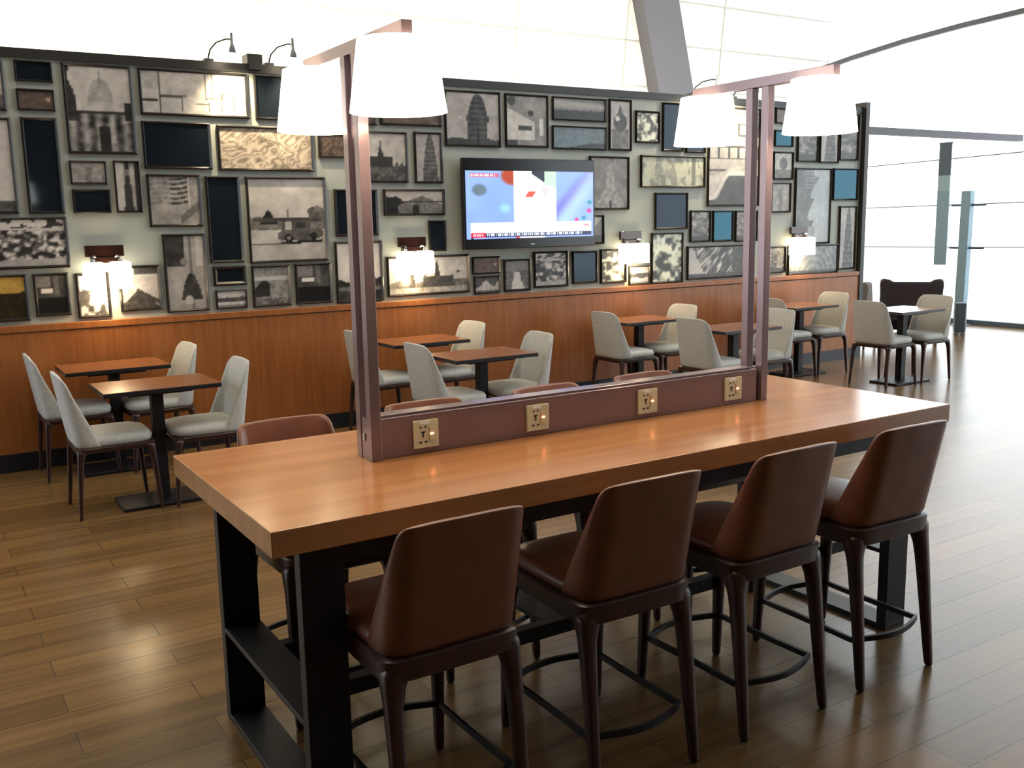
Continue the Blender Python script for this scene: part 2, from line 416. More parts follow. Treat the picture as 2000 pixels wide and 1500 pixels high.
stool0 = make_seat('bar_stool', .530, .068, .050, .378, .212, .248, 'leather', .175)
chair0 = make_seat('dining_chair', .395, .034, .062, .440, .225, .225, 'fabric', 0, .012, .038, .012, .064, .80)
table0 = empty('dining_table', (0, 0, 0))
tp = MB().box(-.345, .345, -.245, .245, .722, .748).build('tabletop', 'black_edge', table0, bevel=.003)
MB().box(-.343, .343, -.243, .243, .748, .750).build('laminate', 'table_top_small', tp)
MB().box(-.036, .036, -.036, .036, .02, .70).build('column', 'black_steel', table0, bevel=.004)
MB().box(-.19, .19, -.15, .15, .70, .722).build('bracket', 'black_steel', table0)
MB().box(-.27, .27, -.165, .165, 0, .022).build('base_plate', 'black_steel', table0, bevel=.006)
index_kids()

used = set()
def put(proto, x, y, rz, label, cat, group):
    o = proto if proto.name not in used else copy_tree(proto)
    used.add(o.name); o.location = (x, y, 0); o.rotation_euler = (0, 0, math.radians(rz))
    return tag(o, label, cat, group)

SG = 'leather bar stools around the high table'
ords = ['leftmost', 'second from left', 'third from left', 'rightmost']
for k, x in enumerate((1.150, 1.785, 2.385, 2.985)):
    put(stool0, x, 2.375, (0.6, -0.8, 0.5, -1.5)[k], 'brown leather bar stool on the near side of the high table, ' + ords[k], 'bar stool', SG)
ords = ['leftmost', 'second from left', 'third from left', 'rightmost']
for k, x in enumerate((1.195, 1.79, 2.41, 2.975)):
    put(stool0, x, 3.245, 180 + (0.5, -1, 0.6, 0)[k], 'brown leather bar stool on the far side of the high table, ' + ords[k], 'bar stool', SG)

CG = 'grey dining chairs at the small tables'; TG = 'small tables along the picture wall'
tables = [(1.285, 6.22, 'front one of the leftmost pair'), (1.225, 7.27, 'wall-side one of the leftmost pair'),
          (3.565, 6.09, 'front one directly right of the left lamp post'), (3.60, 7.15, 'wall-side one just right of the left lamp post'),
          (6.18, 6.14, 'front one just left of the right lamp post'), (6.01, 7.23, 'wall-side one, third from the left'),
          (8.23, 7.20, 'wall-side one just right of the right lamp post'), (8.61, 6.19, 'shining white beyond the end of the wall')]
for x, y, w in tables: put(table0, x, y, 0, 'small dark pedestal table, ' + w, 'table', TG)
chairs = [(1.0, 6.24, -90, 'left of the leftmost front table'), (1.548, 6.20, 90, 'right of the leftmost front table'),
          (.96, 7.325, -90, 'furthest left, beside the wall panelling'), (1.492, 7.27, 94, 'right of the leftmost wall-side table'),
          (3.303, 6.10, -90, 'left of the second front table'), (3.845, 6.13, 88, 'right of the second front table'),
          (3.29, 7.18, -90, 'half behind the left lamp post'), (3.87, 7.17, 93, 'right of the second wall-side table'),
          (5.917, 6.11, -90, 'left of the third front table'), (6.56, 6.20, 90, 'directly right of the right lamp post'),
          (5.74, 7.10, -90, 'left of the third wall-side table'), (6.28, 7.18, 90, 'right of the third wall-side table'),
          (7.94, 7.12, -90, 'behind the right lamp post'), (8.50, 7.17, 90, 'last one against the wall panelling'),
          (8.345, 6.20, -90, 'left of the furthest right table'), (8.88, 6.18, 90, 'right of the furthest right table')]
for x, y, r, w in chairs: put(chair0, x, y, r, 'light grey dining chair with dark legs, ' + w, 'chair', CG)

# ------------------------------------------------------------------ high table
TX0, TX1, TY0, TY1, TZ = .725, 3.54, 2.306, 3.32, .94
ht = empty('high_table', ((TX0 + TX1) / 2, (TY0 + TY1) / 2, 0), 0, 'long high table with thick orange-brown wooden top on a black steel base', 'table')
cx, cy = ht.location.x, ht.location.y
def hb(*b): return MB().box(b[0] - cx, b[1] - cx, b[2] - cy, b[3] - cy, b[4], b[5])
hb(TX0, TX1, TY0, TY1, .868, TZ).build('tabletop', 'table_wood', ht, bevel=.003)
LY0, LY1 = 2.385, 3.235
for x0 in (.823, 3.30):
    x1 = x0 + .125
    for y0 in (LY0, LY1 - .045): hb(x0, x1, y0, y0 + .045, .02, .868).build('leg', 'black_steel', ht, bevel=.003)
    hb(x0, x1, LY0, LY1, 0, .022).build('foot_bar', 'black_steel', ht, bevel=.002)
    hb(x0, x1, LY0 + .045, LY1 - .045, .325, .343).build('crossbar', 'black_steel', ht, bevel=.002)
hb(.948, 3.30, LY0, LY0 + .045, .790, .868).build('apron', 'black_steel', ht, bevel=.002)
hb(.948, 3.30, LY1 - .045, LY1, .790, .868).build('apron', 'black_steel', ht, bevel=.002)
for y0 in (2.60, 2.96): hb(.948, 3.30, y0, y0 + .045, .285, .335).build('stretcher', 'black_steel', ht, bevel=.002)
hb(1.765, 1.885, 2.645, 2.96, .317, .335).build('middle_plate', 'black_steel', ht, bevel=.002)

# ------------------------------------------------------------------ lamp frame with sockets on the table
lf = empty('lamp_frame', (2.125, 2.88, TZ), 0, 'bronze metal frame with sockets, two posts and four white shaded lamps, on the high table', 'lamp frame')
ox, oy, oz = lf.location
def fb(*b): return MB().box(b[0] - ox, b[1] - ox, b[2] - oy, b[3] - oy, b[4] - oz, b[5] - oz)
pan = fb(1.271, 2.992, 2.833, 2.927, TZ, 1.075).build('socket_panel', 'bronze', lf, bevel=.003)
fb(1.275, 2.975, 2.850, 2.910, 1.075, 1.083).build('cable_cover', 'bronze', pan, bevel=.003)
ux = []
for x0 in (1.235, 3.004):
    for y0 in (2.82, 2.904): fb(x0, x0 + .036, y0, y0 + .036, TZ, 2.215).build('post', 'bronze', lf, bevel=.002)
    ep = fb(x0 + .003, x0 + .033, 2.856, 2.904, TZ, 1.078).build('end_plate', 'bronze', lf)
    if x0 < 2:
        MB().box(x0 - .001 - ox, x0 + .003 - ox, 2.874 - oy, 2.886 - oy, .062, .085).build('latch', 'steel', ep)
    fb(x0 + .001, x0 + .035, 2.50, 3.26, 2.215, 2.253).build('beam', 'bronze', lf, bevel=.002)
    for y in (2.575, 3.19):
        c = (x0 + .02 - ox, y - oy)
        def ring(r, z, n=40): return [(c[0] + r * math.cos(2 * PI * i / n), c[1] + r * math.sin(2 * PI * i / n), z - oz) for i in range(n)]
        sh = MB().loft([ring(.111, 2.210), ring(.139, 2.012), ring(.136, 2.012), ring(.108, 2.210)], closed=True).build('lamp_shade', 'lamp_shade', lf, smooth=True)
        MB().loft([ring(.012, 2.13, 16), ring(.028, 2.11, 16), ring(.030, 2.09, 16), ring(.018, 2.06, 16), ring(.003, 2.05, 16)]).build('bulb', 'bulb', sh, smooth=True)
        MB().loft([ring(.016, 2.12, 12), ring(.016, 2.215, 12)]).build('lamp_holder', 'steel', sh)
        sp = MB()
        for q in range(3):
            t = q * 2 * PI / 3; sp.tube([(c[0], c[1], 2.207 - oz), (c[0] + .108 * math.cos(t), c[1] + .108 * math.sin(t), 2.207 - oz)], .002, 5)
        sp.build('spider', 'steel', sh)
        ux.append((x0 + .02, y))
for x, y in ux: light('table_lamp_light', 'POINT', (x, y, 2.035), 9, (1.0, .80, .56), .05)
# sockets: cream plate, five pin holes, switch with a glowing red neon
for k, x in enumerate((1.435, 1.885, 2.395, 2.850)):
    yf = 2.833 - oy
    def ob(x0, x1, z0, z1, d0, d1): return MB().box(x - ox + x0, x - ox + x1, yf - d1, yf - d0, 1.007 - oz + z0, 1.007 - oz + z1)
    pl = ob(-.047, .047, -.047, .047, 0, .008).build('socket_plate', 'cream', lf, bevel=.002)
    ob(-.024, .014, .034, .043, .008, .009).build('label_strip', 'white', pl)
    mb = MB()
    for hx_, hz_ in ((-.020, .024), (-.002, .025)):
        mb.tube([(x - ox + hx_, yf - .0075, 1.007 - oz + hz_), (x - ox + hx_, yf - .0092, 1.007 - oz + hz_)], .0035, 10)
    for v in (ob(-.014, -.009, -.010, .008, .0075, .0092), ob(-.019, -.004, .005, .010, .0075, .0092),
              ob(-.026, -.017, -.030, -.024, .0075, .0092), ob(-.006, .003, -.029, -.023, .0075, .0092)): mb.add(v.v, v.f)
    mb.build('pin_hole', 'hole', pl)
    sw = ob(.012, .026, -.022, .022, .008, .011).build('switch', 'cream', pl, bevel=.001)
    ob(.013, .026, -.003, .003, .011, .0125).build('neon', 'led', pl)

# ------------------------------------------------------------------ wall lamps
def wall_lamp(x, label):
    r = empty('sconce_lamp', (x, WY, 1.50), 0, label, 'wall lamp', 'twin shaded wall lamps on the picture wall')
    MB().box(-.135, .135, -.062, -.034, 0, .085).build('back_plate', 'brown_glass', r, bevel=.006)
    MB().box(-.10, -.045, -.034, 0, .01, .07).build('wall_mount', 'brown_glass', r)
    MB().box(-.10, .10, -.075, -.034, -.045, 0).build('mounting_box', 'brown_glass', r, bevel=.004)
    for sx in (-1, 1):
        c = (sx * .092, -.105)
        MB().tube([(sx * .06, -.06, -.01), (sx * .08, -.085, .01), (c[0], c[1], .0), (c[0], c[1], -.03)], .007, 8).build('arm', 'steel', r, smooth=True)
        s = MB().loft([rsq(c[0], c[1], -.035, .115, .115, .35), rsq(c[0], c[1], -.045, .135, .135, .35), rsq(c[0], c[1], -.225, .140, .140, .35), rsq(c[0], c[1], -.23, .13, .13, .35)]).build('shade', 'sconce_shade', r, smooth=True)
        MB().cyl(c, .022, -.036, -.012, 14, .012).build('cap', 'steel', s)
    light('wall_lamp_light', 'POINT', (x, WY - .20, 1.33), 6, (1.0, .74, .42), .06)
    light('wall_lamp_glow', 'POINT', (x, WY - .11, 1.20), 3.5, (1.0, .74, .42), .04)
wall_lamp(1.29, 'twin shaded wall lamp, the leftmost of four, above the leftmost tables')
wall_lamp(3.78, 'twin shaded wall lamp just right of the left lamp post, below the television corner')
wall_lamp(6.20, 'twin shaded wall lamp right of the television, third from the left')
wall_lamp(8.63, 'twin shaded wall lamp right of the right lamp post, the rightmost of four')

# ------------------------------------------------------------------ picture spotlights on the wall top
def spot(x, aim, label, e=30):
    r = empty('picture_spotlight', (x, WY + .02, 2.935), 0, label, 'spotlight', 'arm spotlights on top of the picture wall')
    MB().box(-.15, -.08, -.03, .05, 0, .022).build('base', 'black_edge', r, bevel=.003)
    MB().tube([(-.115, 0, .02), (-.11, -.05, .08), (-.08, -.12, .125), (-.03, -.20, .14), (0, -.24, .135)], .006, 8).build('arm', 'black_edge', r, smooth=True)
    h = MB().loft([rsq(0, -.24, .18, .018, .018), rsq(0, -.24, .10, .022, .022), rsq(0, -.235, .06, .05, .05), rsq(0, -.23, .035, .056, .056)]).build('lamp_head', 'steel', r, smooth=True)
    rr = lambda q, z: [(q * math.cos(2 * PI * i / 14), -.23 + q * math.sin(2 * PI * i / 14), z) for i in range(14)]
    MB().loft([rr(.022, .04), rr(.034, .022), rr(.036, .004), rr(.024, -.016), rr(.003, -.026)]).build('bulb', 'bulb', h, smooth=True)
    light('picture_spotlight_light', 'SPOT', (x, WY - .23, 2.90), e, (1.0, .82, .52), .02, None, aim, math.radians(115), .9)
spot(2.27, (2.36, WY, 2.5), 'small arm spotlight on the wall top, leftmost, above the photo of blank rectangles', 55)
spot(2.74, (2.85, WY, 2.55), 'small arm spotlight on the wall top, just above the leftmost table lamp shade', 45)
spot(7.17, (6.9, WY, 2.4), 'small arm spotlight on the wall top, above the third table lamp shade', 40)
spot(7.75, (7.62, WY, 2.4), 'small arm spotlight on the wall top, behind the right lamp post beam', 80)
tb = empty('transformer_box', (2.50, WY + .05, 2.935), 0, 'small black box on the wall top between the two left spotlights', 'box')
MB().box(-.06, .06, -.085, .05, 0, .075).build('housing', 'cap_black', tb, bevel=.004)
MB().box(-.05, .05, -.095, -.06, -.045, .01).build('clip', 'cap_black', tb, bevel=.003)

# ------------------------------------------------------------------ armchairs by the windows
def wing_chair(loc, rz, m, label):
    r = empty('wing_armchair', loc, math.radians(rz), label, 'armchair', 'high backed armchairs by the windows')
    MB().loft([[(-.33, -.30, .18), (.33, -.30, .18), (.33, .33, .18), (-.33, .33, .18)], [(-.34, -.30, .38), (.34, -.30, .38), (.34, .35, .40), (-.34, .35, .40)]]).build('seat', m, r, bevel=.04, seg=4)
    MB().prism([(-.34, .30), (.34, .30), (.39, .78), (.385, .84), (.34, .865), (.27, .855), (.22, .825), (-.22, .825), (-.27, .855), (-.34, .865), (-.385, .84), (-.39, .78)], 1, -.42, -.31).build('backrest', m, r, bevel=.03, seg=4)
    for sx in (-1, 1):
        MB().prism([(-.36, .18), (.32, .18), (.34, .50), (.05, .56), (-.12, .62), (-.20, .86), (-.36, .86)], 0, sx * .29, sx * .385).build('wing_arm', m, r, bevel=.03, seg=4)
        for y in (-.30, .28): MB().cyl((sx * .33, y), .014, 0, .18, 10, .022).build('leg', 'dark_wood', r)
    return r
wing_chair((11.50, 8.16, 0), -54, 'fabric_dark', 'dark high backed armchair seen from behind against the bright windows')
wing_chair((10.52, 8.44, 0), -66, 'fabric_taupe', 'grey high backed armchair half hidden behind the end of the picture wall')

# ------------------------------------------------------------------ picture painting (colour per vertex of a fine grid)
def vnoise(x, y, seed):
    xi = np.floor(x).astype(int); yi = np.floor(y).astype(int); xf = x - xi; yf = y - yi
    def h(a, b):
        n = (a * 374761393 + b * 668265263 + seed * 974634777) & 0x7fffffff
        n = (n ^ (n >> 13)) * 1274126177 & 0x7fffffff
        return ((n ^ (n >> 16)) & 0xffff) / 65535.0
    u = xf * xf * (3 - 2 * xf); v = yf * yf * (3 - 2 * yf)
    return (h(xi, yi) * (1 - u) + h(xi + 1, yi) * u) * (1 - v) + (h(xi, yi + 1) * (1 - u) + h(xi + 1, yi + 1) * u) * v
def fbm(x, y, seed, o=3):
    t = 0; a = .5; s = 0
    for k in range(o): t = t + a * vnoise(x * 2 ** k + 31.7 * k, y * 2 ** k + 11.3 * k, seed + k); s += a; a *= .5
    return t / s
def sm(a, b, x): t = np.clip((x - a) / (b - a), 0, 1); return t * t * (3 - 2 * t)
def mixv(a, b, t): return a * (1 - t) + b * t

def paint(kind, U, V, asp, s):
    """grey value 0..1 for each point; U to the right, V up"""
    n = fbm(U * 6 * asp, V * 6, s); n2 = fbm(U * 16 * asp, V * 16, s + 50)
    sky = .68 + .08 * n; g = sky.copy() if hasattr(sky, 'copy') else sky
    put_ = lambda g, m, val: mixv(g, val, np.clip(m, 0, 1))
    X = (U - .5) * asp
    if kind == 'dome':
        g = put_(g, sm(.0, .02, .30 - np.hypot(X - .1, V - .42)), .80 - .1 * n); g = put_(g, V < .3, .25 + .3 * n2); g = put_(g, U < .3, .2)
    elif kind == 'dometrees':
        w = .20 * np.sqrt(np.clip(1 - ((V - .60) / .27) ** 2, 0, 1)); g = put_(g, (np.abs(U - .52) < w) & (V > .58), .55 + .12 * n2)
        g = put_(g, (np.abs(U - .52) < .012) & (V > .8) & (V < .95), .5)
        g = put_(g, (V < .60) & (V > .47) & (np.abs(U - .56) < .36), .62 + .1 * n2)
        g = put_(g, (V < .48), .42 + .35 * (n2 - .5) + .15 * np.sin(U * 30)); g = put_(g, (np.abs(V - .46) < .015), .22)
        g = put_(g, (np.abs(U - .55) < .09) & (V < .3), .18); g = put_(g, (U + .25 * (V - .5) + .1 * (n - .5) < .16) & (V > .35), .16 + .1 * n2)
        g = put_(g, (U + .1 * (n - .5) > .88) & (V > .38) & (V < .60), .20)
    elif kind == 'map':
        g = .66 + .05 * n
        cells = [(.0, .30, .42, .95), (.30, .52, .34, .98), (.52, .60, .40, .98), (.60, .72, .40, 1), (.72, .86, .55, 1), (.86, 1, .6, 1), (.0, .24, .05, .40), (.24, .4, .05, .30), (.4, .55, .05, .25), (.55, .7, .05, .3), (.7, .85, .05, .5), (.85, 1, .05, .55)]
        for a, b, c, d in cells:
            a, b = .17 + a * .83, .17 + b * .83
            ed = (np.minimum(np.abs(U - a), np.abs(U - b)) * asp < .012) & (V > c) & (V < d) | (np.minimum(np.abs(V - c), np.abs(V - d)) < .014) & (U > a) & (U < b)
            g = put_(g, ed, .34)
        g = put_(g, (U < .16) & (V > .55), .55 + .15 * n); g = put_(g, (U < .15) & (V < .35) & (V > .26), .25); g = put_(g, (np.abs(U - .165) * asp < .02), .25)
    elif kind == 'statue':
        g = .78 - .1 * n; g = put_(g, (np.abs(U - .35 - .12 * np.sin(V * 9)) < .12) & (V < .6), .18 + .1 * n2); g = put_(g, (np.hypot(X + .1, V - .6) < .09), .22); g = put_(g, V < .12, .25 + .2 * n2)
    elif kind in ('carving', 'carving2'):
        q = fbm(U * 2.2 * asp, V * 3, s + 9, 2); w = fbm(U * 2.4 * asp + 1.5 * q, V * 4.5 + 2.2 * q, s + 19, 2); r = np.abs(np.mod(w * 5, 1) - .5) * 2
        g = np.clip(.38 + .34 * r ** .6 + .2 * (q - .5) - .06 * (n2 - .5), 0, 1)
        if kind == 'carving2': g = g * .55
    elif kind == 'pale': g = .58 + .12 * (n - .5) - .12 * (np.abs(X) < .12) * (V < .8)
    elif kind == 'figure':
        g = .50 + .2 * n; g = put_(g, (U < .35), .70); g = put_(g, np.abs(U - .5) < .10 + .16 * (V < .62) * (.8 - V), .18 + .1 * n2); g = put_(g, U > .85, .2); g = put_(g, np.hypot(X, V - .8) < .06, .45)
    elif kind == 'flags':
        g = .52 + .08 * n; k = (V > .42)
        st = np.sin((V - .05 * U - .02 * np.sin(U * 9)) * 62)
        g = put_(g, k & (st > 0) & (U < .78), .34 + .3 * (U < .45) * n2); g = put_(g, k & (U > .4) & (U < .78) & (st > .3), .22)
        g = put_(g, (np.abs(U - .8) < .015) & (V > .3), .7); g = put_(g, (np.abs((V - .05) - .8 * (U - .55)) < .09) & (U > .6) & (V < .5), .40)
    elif kind == 'car':
        g = .70 + .14 * (fbm(U * 4 * asp, V * 9, s, 4) - .5) - .05 * (1 - V)
        g = put_(g, (V < .52 + .02 * n) & (V > .36), .40 + .25 * (n2 - .5)); g = put_(g, (V < .38), .60 + .08 * n)
        g = put_(g, (np.abs(U - .24) < .09 * (1 - (V - .50) / .14)) & (V > .44) & (V < .63), .16)
        g = put_(g, (np.abs(V - .50) < .018) & (U > .05) & (U < .95), .25)
        g = put_(g, (np.hypot((U - .88) * 1.0, (V - .58) * 1.4) < .12 + .05 * (n2 - .5)), .24 + .2 * n2)
        g = put_(g, (np.abs(U - .50) < .006) & (V > .46) & (V < .62), .3)
        body = (np.abs((U - .66) / .31) ** 3 + np.abs((V - .31 - .04 * (U - .6)) / .075) ** 3 < 1); cab = (np.abs((U - .60) / .20) ** 4 + np.abs((V - .41) / .075) ** 4 < 1)
        g = put_(g, cab, .30); g = put_(g, (np.abs(U - .50) < .05) & (np.abs(V - .43) < .05), .62); g = put_(g, (np.abs(U - .67) < .07) & (np.abs(V - .42) < .04), .20)
        g = put_(g, body, .26 + .1 * n2); g = put_(g, np.hypot((U - .50) * asp, V - .27) < .055, .12); g = put_(g, np.hypot((U - .50) * asp, V - .27) < .025, .45); g = put_(g, np.hypot((U - .84) * asp, V - .29) < .05, .12)
        g = put_(g, (np.abs(V - .215 - .05 * (U - .6)) < .018) & (U > .38) & (U < .95), .14); g = put_(g, (np.abs(V - .20) < .006) & (U < .5), .35)
    elif kind == 'crowd':
        w = fbm(U * 9 * asp, V * 11, s + 3); g = .16 + .62 * sm(.36, .72, w); g = put_(g, V < .12 + .06 * n, .60); g = put_(g, (V > .86), .25 + .5 * (n > .5)); g = put_(g, (V > .8 - .05 * U) & (V < .86 - .05 * U), .72)
    elif kind == 'yellow': g = put_(.62 + .05 * n, V < .62 + .08 * (n - .5), .14 + .08 * n2)
    elif kind == 'street':
        g = .22 + .15 * n; g = put_(g, V < .42, .09); g = put_(g, (V > .7) & (U < .5), .5); g = put_(g, (np.abs(V - .60) < .05) & (U > .12) & (U < .52), .85); g = put_(g, (V > .5) & (np.abs(U - .65) < .08), .42)
    elif kind == 'faces': g = .70 - .45 * sm(.42, .60, fbm(U * 5, V * 6, s)) + .1 * n2
    elif kind == 'mount': g = put_(.66 + .06 * n, (V < .45 - .75 * np.abs(U - .45)) | ((V < .5 - .5 * (U - .4)) & (U > .4) & (V > .38 - .5 * (U - .4))), .22 + .1 * n2); g = put_(g, (V > .85) & (U > .35), .3)
    elif kind == 'bell':
        g = .58 + .05 * n; g = put_(g, (V > .58) & (U < .5), .14 + .15 * n2); g = put_(g, np.abs(U - .63) < .035, .45); g = put_(g, (V > .58) & (U > .8), .72)
        g = put_(g, (np.abs(U - .62) < .30 * np.sqrt(np.clip((.50 - V) / .40, 0, 1))) & (V > .12) & (V < .50), .20 + .1 * n2); g = put_(g, np.hypot(X - .02, V - .12) < .06, .7); g = put_(g, (np.hypot(X + .02, V - .66) < .05), .5)
    elif kind == 'river': g = put_(.72 + .1 * n, (np.abs(V - .48 - .1 * (n - .5)) < .14), .22 + .2 * n2); g = put_(g, V < .12, .5)
    elif kind == 'hut': g = put_(.52 + .25 * (n2 - .5), (V < .70 - .9 * np.abs(U - .30)) & (V > .2) & (U < .45), .20); g = put_(g, (np.abs(V - .70) < .05), .72); g = put_(g, (V < .16), .2 + .4 * n2)
    elif kind == 'skytree': g = put_(.80 - .04 * n, V < .36 + .2 * (n - .5), .12 + .15 * n2); g = put_(g, (np.abs(V - .2) < .04), .4)
    elif kind == 'palace':
        g = .64 + .08 * n; g = put_(g, V < .36 + .04 * np.sin(U * 50), .32 + .25 * (n2 - .5)); g = put_(g, (np.abs(U - .40) < .30) & (V < .52) & (V > .3), .24)
        g = put_(g, (np.abs(U - .42) < .05 + .15 * np.clip(.62 - V, 0, 1)) & (V < .66) & (V > .45), .22); g = put_(g, (np.abs(U - .42) < .02 * (1.2 - V) / .4) & (V > .6) & (V < .84), .22)
    elif kind == 'tower2': g = mixv(.60 + .05 * n, .34 + .16 * (n2 - .5) + .05 * np.sin(V * 70), (np.abs(U - .58) < .34 * np.sqrt(np.clip(1.02 - V, 0, 1))))
    elif kind == 'flat': g = .30 + .1 * n; g = put_(g, np.hypot((U - .86) * asp, V - .55) < .12, .62)
    elif kind == 'arch':
        g = .64 + .06 * n; g = put_(g, (U < .30 - .2 * (V - .5)) & (V < .75 + .2 * (n - .5)), .12); g = put_(g, (V < .82 - 1.1 * np.abs(U - .62)) & (U > .2), .42 + .2 * (n2 - .5)); g = put_(g, (np.abs(U - .52) < .05) & (V < .4), .12)
        g = put_(g, np.abs(V - .55 + .1 * np.abs(U - .6)) < .02, .2)
    elif kind == 'panorama':
        g = .66 + .06 * n; h = .26 + .10 * np.abs(np.sin(U * 9)) + .05 * n; g = put_(g, V < h, .24 + .25 * n2)
        for c, t in ((.28, .8), (.45, .62), (.60, .95), (.8, .55)): g = put_(g, (np.abs(U - c) < .09 * np.clip(t - V, 0, .4)) & (V < t), .24)
        g = put_(g, (np.abs(U - .62) < .20) & (V < .48), .22 + .1 * n2); g = put_(g, V < .14, .45 + .2 * n2); g = put_(g, np.abs(V - .58 - .3 * (U - .88)) < .03 * (np.abs(U - .88) < .03), .2)
    elif kind == 'monument':
        g = .60 + .06 * n; hw = np.where(V < .45, .19 + .0 * V, np.where(V < .55, .225, .20 * np.sqrt(np.clip((1.0 - V) / .45, 0, 1))))
        g = put_(g, (np.abs(U - .59) < hw) & (V < .98), .24 + .12 * (n2 - .5) + .06 * np.sin(V * 60)); g = put_(g, V < .08 + .06 * n, .22); g = put_(g, (np.abs(U - .59) < .012) & (V < .35), .1); g = put_(g, np.hypot((U - .25) * asp, V - .53) < .04, .72)
    elif kind == 'chef':
        g = .46 + .1 * n; g = put_(g, (V < .72 - .4 * (U - .1)) & (U < .7) & (V > .10), .72 + .05 * n2); g = put_(g, np.hypot((U - .6) * asp, V - .66) < .07, .14); g = put_(g, (np.abs(U - .45) < .18) & (np.abs(V - .36) < .045), .22)
        g = put_(g, (np.abs(U - .87) < .05) & (V > .2) & (V < .55), .78); g = put_(g, np.hypot((U - .12) * asp, V - .9) < .1, .25); g = put_(g, (V < .12) & (U < .25), .2)
    elif kind == 'landscape': g = mixv(.34 + .1 * n, .66 - .1 * n, sm(.35, .7, V) * (1 - sm(.75, 1.0, V + .2 * (U - .5)))); g = put_(g, V < .42 + .12 * (n - .5) + .06 * (np.abs(np.sin(U * 13)) < .2) , .12 + .05 * n2)
    elif kind == 'hillmirror': g = put_(.46 + .02 * n, V < .04 + .22 * sm(.2, .8, U), .18)
    elif kind == 'orb':
        g = .60 + .08 * n; g = put_(g, (V < .42) & (np.abs(U - .5) < .42), .34 + .15 * n2); g = put_(g, np.hypot((U - .5) * asp, V - .56) < .19, .20 + .08 * n2); g = put_(g, np.hypot((U - .36) * asp, V - .64) < .055, .75)
        g = put_(g, (np.abs(U - .5) < .18 * (1 - (V - .7) / .22)) & (V > .7) & (V < .92), .26)
    elif kind == 'leaves': w = fbm(U * 7 * asp, V * 7, s + 2); g = np.clip(.24 + .6 * sm(.38, .66, w), 0, 1) - .12 * (n2 - .5)
    elif kind == 'stupa':
        g = .42 + .1 * n; hw = np.where(V > .45, .03 + .10 * (.88 - V) / .4, .10 + .75 * (.45 - V)); g = put_(g, (np.abs(U - .52) < hw) & (V < .88), .56 + .25 * (n2 - .5)); g = put_(g, (np.abs(U - .52) < .04) & (V < .14), .15)
    elif kind == 'vee': g = put_(.46 + .05 * n, V > .62 + .9 * np.abs(U - .5) * .8, .72); g = put_(g, V < .3, .28)
    elif kind == 'relief': g = .50 + .10 * (n - .5); g = put_(g, sm(.5, .62, fbm(U * 4 * asp, V * 3 + U * 2, s)) * .8, .70); g = put_(g, np.abs(U - .83) < .03, .42); g = put_(g, (U - .9) > (1 - V) * .12, .72)
    elif kind == 'ruins': g = .42 + .6 * (fbm(U * 6 * asp, V * 14, s) - .5) + .25 * (n2 - .5); g = put_(g, V < .15, .26); g = put_(g, (V > .8) & (n > .45), .62)
    elif kind == 'wing':
        st = fbm((U * asp - V) * 14, (U * asp + V) * 2.2, s); g = .30 + .5 * sm(.45, .75, st); g = put_(g, (U + .25 * V < .28 + .06 * n), .70); g = put_(g, U > .78, .26 + .1 * n2); g = put_(g, V < .12, .3)
    elif kind == 'busstreet':
        g = .50 + .15 * n; g = put_(g, np.abs(np.sin(V * 26)) < .25, .26); g = put_(g, (np.abs(np.sin(U * 16)) < .35) & (V > .35) & (V < .9) & (np.sin(V * 26) > .2), .24)
        g = put_(g, (V < .30 + .10 * sm(.0, .6, U)), .60 + .1 * n2); g = put_(g, (V < .05 + .26 * sm(.1, .45, U)), .24 + .05 * n); g = put_(g, (np.abs(V - .07 - .26 * sm(.05, .42, U)) < .02), .74)
    elif kind == 'tree': g = put_(.66 + .05 * n, np.hypot((U - .52) * asp * 1.1, V - .58) < .26 + .05 * (n2 - .5), .34 + .1 * n2); g = put_(g, V < .34, .34 + .2 * n2)
    elif kind == 'steps':
        g = .66 + .03 * n; prof = .78 - .62 * (1 - V) * 0; ed = .35 + .25 * np.abs(np.mod(V * 3.3, 1) - .2) + .30 * (V > .6) * (V - .45)
        g = put_(g, (U < ed) & (V > .22), .42 + .05 * n); g = put_(g, (np.abs(U - .45) < .12) & (V < .22), .55); g = put_(g, (U < ed) & (V > .72) & (np.abs(np.mod(V * 22, 1) - .5) < .18) & (U > .25) & (U < .55), .60)
    elif kind == 'arcs': g = .48 + .10 * np.sin(np.hypot(X * 1.2, V + .3) * 22 + 3 * n) * .5 + .08 * n; g = put_(g, V < .1, .3)
    elif kind == 'peak': g = put_(.26 + .08 * n, V < .30 + .45 * np.exp(-((U - .45) / .22) ** 2) + .4 * sm(.75, 1, U) + .1 * (n - .5), .66 + .15 * (n2 - .5)); g = put_(g, V < .12, .3)
    elif kind == 'fountain': g = .34 + .1 * n + .25 * (n2 - .5); g = put_(g, (np.abs(U - .5 - .2 * (n - .5)) < .28 * (1 - V)) & (V < .62), .74); g = put_(g, (V > .66), .46)
    else: g = .4 + .2 * n
    g = g + .10 * (n2 - .5) + .10 * (n - .5); g = (g - .42) * 1.12 + .42
    return np.clip(g, .04, .90)

